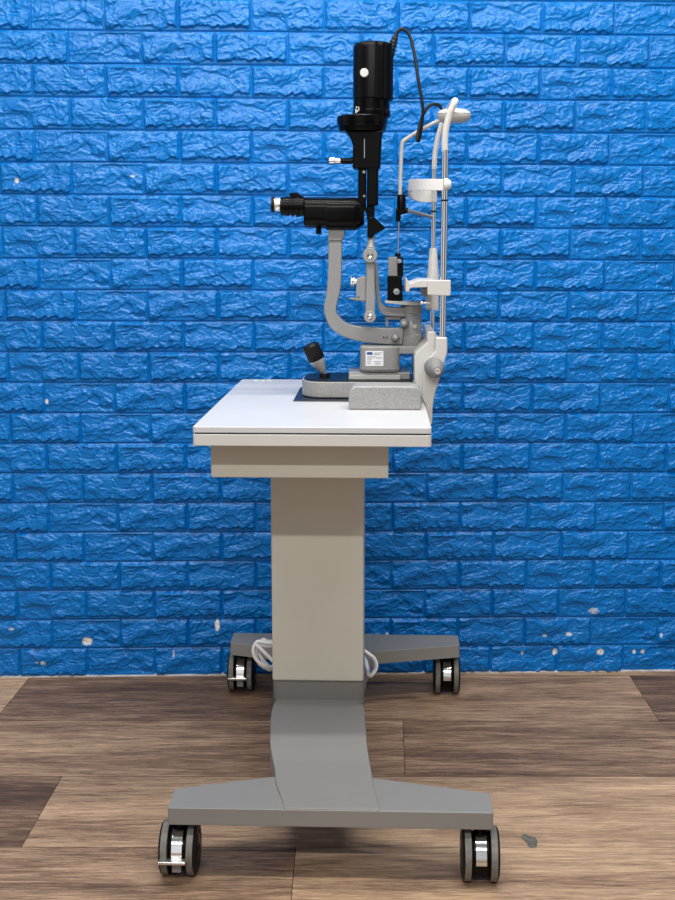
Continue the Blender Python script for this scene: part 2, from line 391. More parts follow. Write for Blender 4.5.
# S-shaped legs with the splayed foot bars
Y_C = 2.475
def leg_mesh(sgn):
    mb = MB()
    # side profile: (t, z top), left s, right s, z underside
    pr = []
    for (t, z, l, r_, zu) in [
        (1.987, .1388, None, None, .104), (2.04, .1400, None, None, .104), (2.10, .1420, None, None, .104), (2.16, .147, None, None, .106), (2.21, .1565, None, None, .112),
        (2.26, .1625, None, None, .118), (2.30, .1690, None, None, .125), (2.335, .1730, None, None, .13), (2.365, .1755, None, None, .132), (2.395, .1785, None, None, .134), (2.376, .2350, None, None, .15), (2.475, .2355, None, None, .15)]:
        pr.append((t, z, zu))
    # edges in s follow the photo's bend
    eL = [(1.987, P(284, 808, 1.987).x), (2.10, P(276.5, 777, 2.12).x), (2.24, P(270, 740, 2.24).x), (2.335, P(271, 700, 2.335).x), (2.385, P(273.5, 684, 2.385).x), (2.475, P(273.5, 684, 2.385).x)]
    eR = [(1.987, P(379.5, 808, 1.987).x), (2.10, P(372.5, 777, 2.12).x), (2.24, P(366.5, 740, 2.24).x), (2.335, P(364.8, 700, 2.335).x), (2.385, P(363.5, 684, 2.385).x), (2.475, P(363.5, 684, 2.385).x)]
    def ip(e, t):
        for i in range(len(e)-1):
            if t <= e[i+1][0]:
                u = (t-e[i][0])/(e[i+1][0]-e[i][0]); u = u*u*(3-2*u)*.5+u*.5
                return e[i][1]*(1-u)+e[i+1][1]*u
        return e[-1][1]
    fin = []
    for i in range(len(pr)-1):
        for k in range(4):
            u = k/4; fin.append(tuple(pr[i][j]*(1-u)+pr[i+1][j]*u for j in range(3)))
    fin.append(pr[-1])
    vs = []; fs = []
    for (t, z, zu) in fin:
        l, r_ = ip(eL, t), ip(eR, t); tt = t if sgn < 0 else 2*Y_C-t
        vs += [(l, tt, z), (r_, tt, z), (r_, tt, zu), (l, tt, zu)]
    n = len(fin)
    for i in range(n-1):
        for k in range(4): fs.append((i*4+k, i*4+(k+1) % 4, (i+1)*4+(k+1) % 4, (i+1)*4+k))
    fs += [(0, 1, 2, 3), (4*n-1, 4*n-2, 4*n-3, 4*n-4)]
    return mb.add(vs, fs)
leg_a = leg_mesh(-1).build('leg', 'grey_base', tb, .0015); leg_b = leg_mesh(1).build('leg', 'grey_base', tb, .0015)
def foot_mesh(sgn):
    s0, s1 = -.3655, .2020; m0, m1 = -.195, -.002
    lo = [(s0+.003, 2.064), (s0+.0005, 2.059), (s0, 1.988), (s0+.002, 1.985), (s1-.002, 1.985), (s1, 1.988), (s1-.0005, 2.059), (s1-.003, 2.064), (m1, 2.118), (m0, 2.118)]
    if sgn > 0: lo = [(a, 2*Y_C-b_) for a, b_ in lo]
    return MB().plan(lo, .105, .1368)
MB.foot = None
foot_mesh(-1).build('foot_bar', 'grey_base', tb, .0014, 2); foot_mesh(1).build('foot_bar', 'grey_base', tb, .0014, 2)
# seam where the leg cover overlaps the foot bar is the leg's own edge
# casters
def caster(s, t, sgn, brake):
    """twin wheel caster; the stem goes up into the foot bar"""
    r = .0468; zc = r
    tc_ = t
    h = MB()
    # housing between the wheels
    poly = []
    for k in range(20):
        a = R(360*k/20); poly.append((tc_+.039*math.cos(a), zc+.039*math.sin(a)))
    n = len(poly); vs = [(s-.0135, a, z) for a, z in poly]+[(s+.0135, a, z) for a, z in poly]
    h.add(vs, [tuple(range(n)), tuple(range(2*n-1, n-1, -1))]+[(i, (i+1) % n, (i+1) % n+n, i+n) for i in range(n)])
    h.cyl((s, tc_, zc+.03), (s, tc_, .1055), .012)
    c = h.build('caster', 'black_sat', tb, .001)
    c['_o'] = tb['_o']
    for sd in (-1, 1):
        a = s+sd*.0140; b_ = s+sd*.0325
        MB().lathe((a, tc_, zc), (b_, tc_, zc), [(0, .040), (.06, .0445), (.18, r), (.82, r), (.94, .0445), (1, .041), (1.0, .030), (.9, .028)], 40).build('wheel', 'rubber', c)
        MB().lathe((s+sd*.0170, tc_, zc), (s+sd*.0282, tc_, zc), [(0, r), (.02, r+.0007), (.98, r+.0007), (1, r)], 40).build('tread', 'tread', c)
        MB().lathe((s+sd*.029, tc_, zc), (s+sd*.0335, tc_, zc), [(0, .026), (.7, .026), (1, .022), (1, .008), (.8, .007)], 28).build('hub', 'black_sat', c)
    # bright curved cover facing outwards
    f = MB(); seg = 10; vs = []; fs = []
    for k in range(seg+1):
        a = R(184-78*k/seg)
        rr = .0425
        for rad in (rr-.003, rr):
            for ds in (-.0098, .0098): vs.append((s+ds, tc_+rad*math.cos(a), zc+rad*math.sin(a)))
    for k in range(seg):
        o = k*4
        fs += [(o+2, o+3, o+7, o+6), (o, o+4, o+5, o+1), (o, o+2, o+6, o+4), (o+1, o+5, o+7, o+3)]
    fs += [(0, 1, 3, 2), (seg*4, seg*4+2, seg*4+3, seg*4+1)]
    f.add(vs, fs).build('chrome_cover', 'chrome', c, .0008)
    if brake:
        MB().box((s-.029, tc_-.060, zc-.0035), (s+.018, tc_-.044, zc+.0020)).box((s-.008, tc_-.048, zc-.0025), (s+.008, tc_-.036, zc+.001)).build('brake_lever', 'steel', c, .0012)
        MB().box((s-.008, tc_-.0435, zc-.026), (s+.008, tc_-.036, zc-.005)).build('brake_plate', 'arm', c, .001)
    return c
caster(P(179.2, 850, 1.99).x-.003, 2.018, -1, True)
caster(P(481, 850, 1.99).x, 2.014, -1, False)
caster(-.3425, 2.935, 1, True)
caster(P(447, 675, 2.90).x, 2.93, 1, False)

# small white fittings at the far left corner
for k, xx in enumerate((255.5, 262.5, 269.5)):
    q_ = P(xx, 381.2, 2.80)
    MB().lathe((q_.x, 2.815, ZT-.001), (q_.x, 2.815, ZT+.0015), [(0, .0068), (.7, .0068), (1, .005)], 20).build('button', 'white_soft', tb)

# ------------------------------------------------------------------ power cord coiled round the far leg
cb0 = (-.12, 2.66, .2)
rnd = random.Random(5)
cm = MB()
Lx, Rx = P(256, 655, 2.60).x, P(376, 665, 2.60).x
def loop_pts(dl, dz, dr, dt=0):
    p = []
    cl = P(272, 650, 2.60)
    p = [P(287, 643+dz*.4, 2.60+dt), P(268, 643+dz, 2.585+dt), P(258-dl, 641.5+dz*1.2, 2.585+dt), P(253.5-dl, 649+dz, 2.585+dt), P(256-dl, 659+dz, 2.585+dt),
         P(265-dl*.5, 666+dz*.6, 2.588+dt), P(273, 667+dz*.5, 2.605+dt), Vector((-.203, 2.645+dt, .186)), Vector((-.17, 2.675+dt, .180)), Vector((-.07, 2.675+dt, .180)), Vector((-.030, 2.640+dt, .181)), P(369, 676+dr*.3, 2.588+dt), P(376+dr, 669, 2.585+dt),
         P(375+dr, 660, 2.585+dt), P(368+dr*.5, 653.5, 2.585+dt), P(352, 645, 2.60+dt), P(318, 643, 2.60+dt)]
    return p
pts = []
for (dl, dz, dr, dt) in ((0, 0, 0, 0), (-2.4, 3.2, -.6, .006), (-5, -1.5, -1.2, .013)):
    pts += loop_pts(dl, dz, dr, dt)
cm.tube(pts, .0042, 12, 4)
cm.tube([P(256, 644.5, 2.574), P(262, 650, 2.572), P(268, 656, 2.572), P(274, 662, 2.574)], .0042, 12, 5)
cord = cm.build('power_cord', 'cable', origin=Vector(cb0)); solo(cord, cb0, 'white power cord coiled behind the foot of the ivory column', 'cord')

# ------------------------------------------------------------------ slit lamp
TC = 2.55
lamp = thing('slit_lamp', (-.02, TC, ZT), 'grey and black slit lamp microscope with joystick standing on the white tabletop', 'slit lamp')
# glide plate
gs0 = P(293, 401.7, 2.43).x
MB().box((gs0, 2.43, ZT), (.078, 2.67, ZT+.002)).build('glide_plate', 'navy', lamp, .0006)
# hammered base, rounded towards the joystick
def base_outline(inset=0.):
    s0 = P(302, 388, 2.52).x+inset; s1 = .072-inset; t0 = 2.462+inset; t1 = 2.638-inset
    out = []
    r = .062-inset; n = 10
    for k in range(n+1):
        a = R(180+90*k/n); out.append((s0+r*.75+r*.75*math.cos(a), t0+r+r*math.sin(a)))
    out += [(s1, t0), (s1, t1)]
    for k in range(n+1):
        a = R(90+90*k/n); out.append((s0+r*.75+r*.75*math.cos(a), t1-r+r*math.sin(a)))
    return out
zt0 = .834
MB().plan(base_outline(0), ZT+.004, zt0-.002).build('base', 'hammer', lamp, .002, 3)
MB().plan(base_outline(.004), zt0-.003, zt0).build('base_cover', 'black_sat', lamp, .001)
MB().plan(base_outline(.006), ZT+.002, ZT+.0055).build('base_skirt', 'rubber', lamp)
# joystick
jb = P(324.8, 375, TC); jm = P(317.0, 359.5, TC-.004); jt = P(309.8, 344, TC-.008)
jr = MB().lathe(jb, jm, [(0, .0045), (.12, .0045), (.2, .007), (1, .0165)], 32).build('joystick', 'satin', lamp)
j2 = MB().lathe(jm, jt, [(0, .0165), (.05, .0175), (.5, .0172), (.86, .0168), (1, .0125)], 48, sq=.02).build('joystick_grip', 'rubber', lamp)
MB().cyl(jb-Vector((0, 0, .004)), jb+Vector((0, 0, .004)), .011, ch=.001).build('joystick_boot', 'rubber', lamp)
# cross slide slab and round label block
q0, q1 = P(348.5, 378, 2.50), P(410, 378, 2.50)
MB().box((q0.x, 2.495, zt0), (q1.x, 2.605, P(380, 372.5, 2.495).z)).build('cross_slide', 'arm', lamp, .002)
MB().box((P(348.5, 378, 2.49).x+.001, 2.490, zt0+.0005), (P(400, 378, 2.49).x, 2.497, P(380, 375, 2.49).z)).build('scale_strip', 'pale', lamp, .0008)
zb0 = P(380, 371.5, 2.49).z-.001; zb1 = P(380, 347.5, 2.49).z
bo = rrect(P(360, 360, 2.49).x, P(400, 360, 2.49).x, 2.490, 2.60, .016, 8)
blk = MB().plan(bo, zb0, zb1).build('pivot_block', 'arm', lamp, .0015)
MB().plan(rrect(P(359.5, 360, 2.488).x, P(400.5, 360, 2.488).x, 2.488, 2.602, .016, 8), P(380, 370.2, 2.488).z, P(380, 368.8, 2.488).z).build('block_rim', 'arm_dark', lamp, .0004)
# arm of the block towards the headrest
MB().prism(sz([(360.5, 346.2), (421, 346.8), (422.5, 350), (421, 353.5), (400, 354.2), (397, 356), (396, 360), (362, 354)], 2.500), 2.500, 2.590).build('pivot_arm', 'arm', lamp, .002, 3)
# label on the block
lt = 2.4893
lb = MB().prism(sz([(365.6, 351), (383.4, 351), (383.4, 366), (365.6, 366)], lt), lt, lt+.001).build('label', 'label', lamp, smooth=False)
MB().prism(sz([(366.8, 352), (372.6, 352), (372.6, 354.8), (366.8, 354.8)], lt), lt-.0004, lt+.0002).build('label_emblem', 'blue', lb, smooth=False)
ink = MB()
for (x0, y0, x1) in ((374, 352.6, 382), (374, 354.2, 380), (367, 356.6, 376), (367, 358.6, 372), (376, 357.6, 382), (367, 360.8, 371), (367, 363, 370.5), (374, 361.5, 381), (375, 363.6, 380)):
    ink.prism(sz([(x0, y0), (x1, y0), (x1, y0+.7), (x0, y0+.7)], lt), lt-.0004, lt+.0002)
ink.build('label_print', 'ink', lb, smooth=False)
# centre column with collars
cc = P(411.5, 330, TC).x
def zz(y, t=TC): return P(400, y, t).z
MB().lathe((cc, TC, zz(346.5)), (cc, TC, zz(303)), [(0, .022), (.03, .0235), (.28, .0235), (.30, .0215), (.52, .0215), (.54, .0205), (.76, .0205), (.78, .0222), (.93, .0222), (1, .019)], 40).build('centre_column', 'arm', lamp)
MB().lathe((cc+.006, TC-.0215, zz(326)), (cc+.006, TC-.0245, zz(326)), [(0, .0045), (.6, .0045), (1, .003)], 16).build('column_screw', 'pale', lamp)
MB().lathe((cc+.004, TC-.019, zz(318)), (cc+.004, TC-.0225, zz(318)), [(0, .006), (1, .006)], 4).build('index_plate', 'arm', lamp)
for (x, y, r) in ((404, 322.8, .0085), (395.2, 336.8, .0082)):
    k = MB().lathe(P(x, y, TC-.016), P(x, y, TC-.0345), [(0, r), (.75, r), (1, r*.82)], 28, sq=.03).build('clamp_knob', 'arm_dark', lamp)
    MB().lathe(P(x, y, TC-.0345), P(x, y, TC-.036), [(0, r*.45), (1, r*.4)], 20).build('knob_screw', 'pale', k)
for x in (383.8, 386.9):
    MB().cyl(P(x, 337.2, TC-.016), P(x, 337.2, TC-.0205), .0014, seg=12).build('set_screw', 'black', lamp)
# microscope arm: one swept curved bar
def smooth(pts, n=5):
    out = []
    for i in range(len(pts)-1):
        p0 = pts[max(i-1, 0)]; p1 = pts[i]; p2 = pts[i+1]; p3 = pts[min(i+2, len(pts)-1)]
        for k in range(n):
            u = k/n
            out.append(tuple(.5*(2*p1[j]+(p2[j]-p0[j])*u+(2*p0[j]-5*p1[j]+4*p2[j]-p3[j])*u*u+(3*p1[j]-p0[j]-3*p2[j]+p3[j])*u**3) for j in (0, 1)))
    out.append(pts[-1]); return out
outer = smooth([(328.5, 238), (328.2, 262), (327.5, 280), (326, 295), (324, 306.7), (325.3, 317), (330.7, 328), (342.7, 336.5), (361.3, 341.9), (380, 344), (402, 345)])
inner = smooth([(404, 328), (385, 328), (361.3, 326.7), (346.7, 323.2), (338.7, 316), (336, 309.3), (337.3, 302.7), (340.5, 288), (341.5, 268), (342, 238)])
MB().prism(sz(outer+inner, TC-.018), TC-.018, TC+.018).build('microscope_arm', 'arm', lamp, .0025, 3)
MB().prism(sz([(328, 225), (344, 225), (344.6, 235), (341.8, 240.5), (328.2, 240.5)], TC-.022), TC-.022, TC+.022).build('microscope_mount', 'arm', lamp, .002, 3)
# illumination arm: two side cheeks, pivots, rear sweep
t1_, t2_ = TC-.045, TC-.026
for (ta, tb_) in ((t1_, t1_+.016),):
    MB().prism(sz([(366.2, 256), (374.0, 256), (374.6, 275), (375.2, 300), (374.8, 316), (365.2, 316), (365.8, 300), (366.4, 275)], ta), ta, tb_).build('lamp_arm', 'arm', lamp, .003, 3)
MB().prism(sz([(366.2, 256), (374.0, 256), (375.2, 316), (365.2, 316)], TC+.035), TC+.030, TC+.045).build('lamp_arm', 'arm', lamp, .003, 3)
o2 = smooth([(374, 262), (375, 285), (376.5, 300), (379, 310), (384, 315), (392, 316.4), (406, 317)])
i2 = smooth([(406, 307.6), (392, 307.3), (384.5, 306), (381, 301), (379.4, 290), (377.4, 262)])
MB().prism(sz(o2+i2, TC-.018), TC-.018, TC+.018).build('yoke_arm', 'arm_dark', lamp, .002, 3)
MB().cyl(P(370, 255.6, TC-.030), P(370, 255.6, TC+.047), .009).build('pivot_pin', 'arm_dark', lamp)
MB().cyl(P(370, 316.8, TC-.030), P(370, 316.8, TC+.047), .007).build('pivot_pin', 'arm_dark', lamp)
for (x, y, r) in ((370.1, 255.6, .0152), (369.9, 316.8, .0125)):
    k = MB().lathe(P(x, y, t1_+.001), P(x, y, t1_-.009), [(0, r), (.7, r), (1, r*.88)], 36, sq=.012).build('pivot_knob', 'arm', lamp)
    MB().lathe(P(x, y, t1_-.0088), P(x, y, t1_-.0115), [(0, r*.42), (.6, r*.42), (1, r*.25), (.7, r*.12)], 20).build('knob_screw', 'chrome', k)
# slit width box and small knob
MB().prism(sz([(356.5, 278.2), (362, 277), (366, 277), (366, 301), (356, 300.5)], TC-.038), TC-.038, TC+.01).build('slit_box', 'arm', lamp, .0015)
MB().prism(sz([(348.5, 298.5), (357, 297.4), (364.5, 299.6), (364.5, 302), (357, 301)], TC-.030), TC-.030, TC+.004).build('tilt_lever', 'arm', lamp, .001)
MB().lathe(P(356.5, 281.5, TC-.02), P(350.6, 281, TC-.02), [(0, .006), (.3, .006), (.35, .0108), (.55, .0108), (.6, .009), (.68, .0108), (.95, .0108), (1, .009)], 28).build('slit_knob', 'chrome', lamp)
MB().cyl(P(358.6, 297, TC-.038), P(358.6, 297, TC-.0395), .0013, seg=12).build('set_screw', 'black', lamp)
# hanging catch under the yoke
MB().prism(sz([(385.2, 316), (388.2, 316), (388.6, 327), (386, 327)], TC-.01), TC-.01, TC+.006).prism(sz([(385.2, 316.5), (401, 316.5), (401, 319.6), (385.2, 319.6)], TC-.012), TC-.012, TC+.008).build('catch', 'arm_dark', lamp, .0008)
# stalk and mirror prism
MB().lathe(P(370.4, 250, TC-.03), P(371.6, 235, TC-.02), [(0, .0100), (.35, .0075), (1, .0065)], 24).build('stalk', 'arm', lamp)
MB().cyl(P(370.4, 251.5, TC-.04), P(370.4, 251.5, TC+.03), .009).build('stalk_bridge', 'arm', lamp)
MB().prism(sz([(367.3, 217.5), (374.5, 217.5), (384.8, 227), (384.4, 229), (374.5, 234.6), (371.8, 237.8), (367.3, 237.4)], TC-.035), TC-.035, TC+.012).build('mirror_housing', 'black', lamp, .0012)
# illumination tower (black)
def X(x, y=100, t=TC): return P(x, y, t).x
def Z(y, t=TC): return P(360, y, t).z
tx = X(372.2, 70)
def vl(x, ya, yb, prof, name, mat='black', seg=40, sq=None, t=TC):
    return MB().lathe((X(x, (ya+yb)/2), t, Z(yb)), (X(x, (ya+yb)/2), t, Z(ya)), prof, seg, sq).build(name, mat, lamp)
mm = 2.53/F
MB().box((X(366.8, 212), TC-.018, Z(219)), (X(374.6, 212), TC+.006, Z(205))).build('lower_neck', 'black', lamp, .001)
MB().box((X(358.2, 190), TC-.026, Z(207.5)), (X(366.2, 190), TC+.022, Z(167.5))).build('lower_barrel', 'black', lamp, .003, 3)
MB().box((X(367.0, 190), TC-.030, Z(206.2)), (X(378.4, 190), TC+.024, Z(167.5))).build('lower_barrel', 'black', lamp, .004, 3)
MB().prism(sz([(362, 206.5), (366, 206.5), (369.5, 214), (367.5, 215.5)], TC-.02), TC-.02, TC).build('deflector_lever', 'black', lamp, .0008)
MB().lathe(P(363.9, 172, TC-.0275), P(363.9, 172, TC-.025), [(0, .0028), (1, .0032)], 14).build('barrel_screw', 'arm', lamp)
MB().lathe(P(364.2, 196, TC-.0275), P(364.2, 196, TC-.025), [(0, .0022), (1, .0026)], 14).build('barrel_screw', 'arm', lamp)
# main body: tapered block under the disc
MB().prism(sz([(344.5, 130), (383.5, 130), (381.8, 137), (380.4, 168.6), (352.4, 168.6), (352.8, 145), (350, 137)], TC-.032), TC-.032, TC+.032).build('filter_housing', 'black', lamp, .004, 3)
MB().prism(sz([(364, 139), (364.8, 139), (364.8, 158), (364, 158)], TC-.033), TC-.0332, TC-.0315).build('scale_line', 'ink', lamp)
# side lever with chrome knob
MB().cyl(P(353, 161, TC-.012), P(339.5, 161, TC-.012), .0058, ch=.0006).build('aperture_lever', 'black', lamp)
MB().lathe(P(340.5, 160.9, TC-.012), P(328.8, 160.7, TC-.012), [(0, .0068), (.42, .0068), (.45, .0056), (.52, .0056), (.55, .0082), (.93, .0082), (1, .0065)], 28).build('lever_knob', 'chrome', lamp)
# wide disc, offset towards the microscope
dp = MB().lathe((X(362.3, 123), TC, Z(132)), (X(362.3, 123), TC, Z(116.5)), [(0, .046), (.05, .0475), (.3, .049), (.34, .0500), (.50, .0500), (.52, .0515), (.93, .0518), (1, .050)], 56).build('filter_disc', 'black', lamp)
MB().lathe((X(371.5, 107), TC, Z(118)), (X(371.5, 107), TC, Z(96)), [(0, .0375), (.06, .0385), (.3, .0385), (.33, .0372), (1, .0368)], 48).build('lamp_collar', 'black', lamp)
cap = MB().lathe((X(372.6, 70), TC, Z(100)), (X(372.6, 70), TC, Z(43.2)), [(0, .0375), (.02, .0395), (.9, .0395), (.955, .0385), (.985, .0355), (1, .031)], 56).build('lamp_housing', 'black_sat', lamp)
# cooling fins on the right-hand side
for k in range(7):
    a = R(-78+k*26)
    cx_ = X(372.6, 70)+.0390*math.cos(a); cy_ = TC+.0390*math.sin(a)
    mb = MB(); d = Vector((math.cos(a), math.sin(a), 0)); s_ = Vector((-math.sin(a), math.cos(a), 0))*.0034
    p = Vector((cx_, cy_, 0)); vs = []
    for z in (Z(100.5), Z(44.5)):
        for e_ in (-s_, s_, s_+d*.0035, -s_+d*.0035): vs.append(p-d*.001+e_+Vector((0, 0, z)))
    mb.add(vs, [(0, 1, 2, 3), (7, 6, 5, 4), (0, 4, 5, 1), (1, 5, 6, 2), (2, 6, 7, 3), (3, 7, 4, 0)]).build('cooling_fin', 'black_sat', cap, .0006)
# white round button facing the camera side
a = R(-101); cx_ = X(372.6, 70); e0 = Vector((cx_+.0375*math.cos(a), TC+.0375*math.sin(a), Z(73)))
bu = P(364.6, 73, TC-.036)
MB().lathe((bu.x, TC-.034, bu.z), (bu.x-.0008, TC-.0415, bu.z), [(0, .0085), (.85, .0085), (1, .0075)], 28).build('white_cap', 'white', lamp)
# little white mark on the collar
mk = MB()
for (x0, y0, x1, y1) in ((355.4, 109.2, 356.4, 113.4), (356.8, 110.6, 358, 112.4), (358.4, 107.2, 359.2, 111), (356.0, 106.9, 357.2, 108)):
    mk.prism(sz([(x0, y0), (x1, y0), (x1, y1), (x0, y1)], TC-.022), TC-.0300, TC-.018)
mk.build('collar_mark', 'white_soft', lamp, .0002)
# strain relief
MB().lathe(P(388.5, 57, TC), P(396.5, 33.5, TC), [(0, .010), (.15, .0105), (.3, .0085), (.34, .0095), (.44, .0078), (.48, .0088), (.58, .007), (.62, .008), (.72, .006), (.76, .007), (.88, .005), (1, .0042)], 20).build('strain_relief', 'rubber', lamp)
MB().tube([P(395.5, 36, TC), P(398.5, 31, TC), P(403, 29.2, TC), (P(409.9, 36.3, TC)), P(414.8, 55.8, TC-.01), P(418, 78, TC-.02), P(421.6, 98, TC-.025), P(423, 112, TC-.025), P(421.3, 127.5, TC-.02),
          P(419.5, 138.5, TC-.015), P(418.0, 141, TC-.012), P(417.3, 137, TC-.008), P(420.2, 124, TC), P(423.5, 114, TC+.006), P(428.8, 106.3, TC+.01), P(435, 104, TC+.014), P(440.0, 106.6, TC+.02), P(442.5, 111, TC+.03)], .0033, 14, 8).build('lamp_cable', 'rubber', lamp)

# microscope (tube axis along s)
TM = TC
def hl(x0, x1, yc, prof, name, mat, t, seg=40, parent=None, sq=None):
    a_ = P(x0, yc, t); b_ = P(x1, yc, t); b_.z = a_.z
    return MB().lathe(a_, b_, prof, seg, sq).build(name, mat, parent or lamp)
yc = 213.2
def loft(x0, x1, secs, name, mat):
    """rounded body along s; secs: (fraction, y top px, y bottom px, half depth)"""
    mb = MB(); n = 40; vs = []; fs = []
    for (u, ya, yb, hd_) in secs:
        x = x0*(1-u)+x1*u; s_ = P(x, 213, TC-.03).x; za, zb_ = P(x, ya, TC).z, P(x, yb, TC).z
        zc = (za+zb_)/2; hz = (za-zb_)/2
        for k in range(n):
            a = 2*math.pi*k/n; ca, sa = math.cos(a), math.sin(a)
            e = .62
            vs.append((s_, TC+hd_*math.copysign(abs(ca)**e, ca), zc+hz*math.copysign(abs(sa)**e, sa)))
    for i in range(len(secs)-1):
        for k in range(n): fs.append((i*n+k, i*n+(k+1) % n, (i+1)*n+(k+1) % n, (i+1)*n+k))
    fs += [tuple(range(n)), tuple(range(len(secs)*n-1, (len(secs)-1)*n-1, -1))]
    return mb.add(vs, fs).build(name, mat, lamp, angle=24)
loft(326.6, 364, [(0, 198.2, 229.8, .044), (.02, 197.4, 230.4, .045), (.74, 197.2, 230.8, .045), (.80, 197.8, 230.4, .044), (1, 203.5, 225, .034)], 'microscope_body', 'black')
loft(303.8, 326.6, [(0, 198, 226.5, .040), (.05, 197.2, 227.6, .042), (1, 197.2, 228.6, .043)], 'prism_housing', 'black')
loft(325.9, 327.2, [(0, 196.8, 230.2, .0455), (1, 196.8, 230.2, .0455)], 'joint_ring', 'black_sat')
for (y, x0, x1) in ((203.2, 327, 344), (203.0, 304.5, 326), (206.8, 343, 356)):
    pass
for t_ in (TC-.032, TC+.032):
    e = hl(304, 280.6, 206.2, [(0, .0195), (.18, .0195), (.2, .0215), (.34, .0215), (.36, .0185), (.42, .0185), (.44, .0205), (.52, .0205), (.54, .018), (.62, .018), (.64, .0198), (.76, .0198), (.78, .0185), (.9, .0185), (.92, .0175), (1, .0175)], 'eyepiece', 'black', t_, sq=.012)
    hl(281.2, 274.2, 204.6, [(0, .0135), (.1, .0142), (.9, .0142), (1, .0135)], 'eyepiece_ring', 'steel', t_, parent=e)
    hl(274.6, 271.4, 204.4, [(0, .0150), (.4, .0165), (1, .0158), (1, .012), (.6, .011)], 'eyecup', 'rubber', t_, parent=e)
    MB().prism(sz([(290, 192.8), (297.5, 192.8), (303, 196.5), (303, 199), (290, 197)], t_), t_-.01, t_+.01).build('diopter_tab', 'black', e, .001)
MB().cyl(P(318.7, 226.5, TC-.02), P(318.7, 234.2, TC-.02), .0056, ch=.001).build('magnification_lever', 'black', lamp)

# ------------------------------------------------------------------ slit lamp's test-rod/target block on the plate (part of the lamp)
tp = TC-.03
MB().prism(sz([(385, 300.8), (421.5, 302.2), (421.5, 305), (412, 305.4), (398, 304.6), (385, 303)], tp), tp, TC+.03).build('top_plate', 'pale', lamp, .001)
MB().prism(sz([(387.4, 275.5), (402, 276), (402.8, 301), (387.4, 301)], tp+.004), tp+.004, tp+.034).build('centering_block', 'black', lamp, .0015)
MB().prism(sz([(388.2, 257), (397.6, 257), (397.6, 276.5), (388.2, 276.5)], tp+.008), tp+.008, tp+.028).build('block_plate', 'arm_dark', lamp, .001)
MB().prism(sz([(397.3, 256), (403.2, 257.4), (403.2, 277), (397.3, 277)], tp+.006), tp+.006, tp+.030).build('block_guide', 'black', lamp, .001)
for (x, y, r) in ((396.4, 291.6, .0082), (399.4, 261.2, .0055)):
    k = MB().lathe(P(x, y, tp+.006), P(x, y, tp-.005), [(0, r), (.7, r), (.95, r*.85), (.7, r*.6)], 28).build('block_knob', 'chrome', lamp)
    MB().lathe(P(x, y, tp-.001), P(x, y, tp-.0065), [(0, r*.5), (.8, r*.5), (1, r*.3)], 16).build('knob_screw', 'arm_dark', k)

# ------------------------------------------------------------------ chin rest frame clamped to the table's right edge
NT, FT = 2.40, 2.68
ch = thing('chin_rest', (.11, 2.54, ZT-.03), 'white chin rest frame with chrome posts clamped to right edge of the tabletop', 'chin rest')
nb_ = sz([(435.3, 337), (447, 337), (447, 351.5), (442.3, 368.8), (438.3, 381.3), (434.2, 395.3), (432.4, 408), (431.9, 424)], NT)
zl = P(428, 424, NT).z
near = nb_+[(SR+.0008, zl), (SR+.0008, ZT+.0005)]+sz([(422.2, 396), (423.2, 378), (424.2, 363), (428, 358.5), (435.3, 350)], NT)
nbk = MB().prism(near, NT-.012, NT+.040).build('bracket', 'white', ch, .003, 3)
far = sz([(427, 331.5), (435.4, 331.5), (438, 345), (432, 365), (428, 380), (426, 395)], FT)+[(SR+.012, P(424, 402, FT).z), (SR+.0008, P(424, 402, FT).z), (SR+.0008, ZT+.0005)]+sz([(414.4, 381), (414.8, 353.5), (420.5, 348), (427, 341.2)], FT)
MB().prism(far, FT-.040, FT+.012).build('bracket', 'white', ch, .003, 3)
# cross piece joining the two brackets
MB().prism(sz([(414.6, 356), (415.4, 353.2), (427.2, 342), (427.2, 331.6), (435.2, 331.6), (436, 340), (434, 365), (426, 396), (419, 396), (414.4, 381)], NT+.02), NT+.02, FT-.035).build('cross_panel', 'white', ch, .003, 3)
# height knob on the near bracket
kk = P(436.5, 370.4, NT-.012)
kn = MB().lathe(P(433.3, 366.5, NT-.012), P(437.6, 371.5, NT-.055), [(0, .0185), (.3, .0195), (.55, .0175), (.8, .0125), (.97, .0095), (1, .007)], 36).build('height_knob', 'knob_grey', ch)
MB().lathe(P(437.4, 371.2, NT-.0535), P(437.7, 371.7, NT-.0575), [(0, .0060), (.8, .0060), (1, .004), (.7, .002)], 20).build('knob_screw', 'pale', kn)
MB().cyl(P(421.5, 354.6, FT-.041), P(421.5, 354.6, FT-.046), .0034, seg=16).build('bracket_hole', 'black', ch)
# posts
def post(x, y0, y1, t, r, name='post', mat='chrome'):
    a_ = P(x, y0, t); b_ = P(x, y1, t); s_ = (a_.x+b_.x)/2; a_.x = b_.x = s_
    return MB().cyl(a_, b_, r).build(name, mat, ch)
np_ = MB().cyl(Vector((P(443.8, 250, NT).x, NT, P(442, 342, NT).z)), Vector((P(443.8, 250, NT).x, NT, P(442, 150, NT).z)), .0066).build('post', 'chrome', ch)
MB().cyl(Vector((P(443.8, 250, NT).x, NT, P(442, 201.3, NT).z)), Vector((P(443.8, 250, NT).x, NT, P(442, 199.6, NT).z)), .0069).build('height_mark', 'black', np_)
fsx = P(433.2, 250, FT).x
fp_ = MB().cyl(Vector((fsx, FT, P(432, 336, FT).z)), Vector((fsx, FT, P(432, 167, FT).z)), .0053).build('post', 'chrome', ch)
MB().cyl(Vector((fsx, FT, P(442, 212.3, FT).z)), Vector((fsx, FT, P(442, 210.6, FT).z)), .0057).build('height_mark', 'black', fp_)
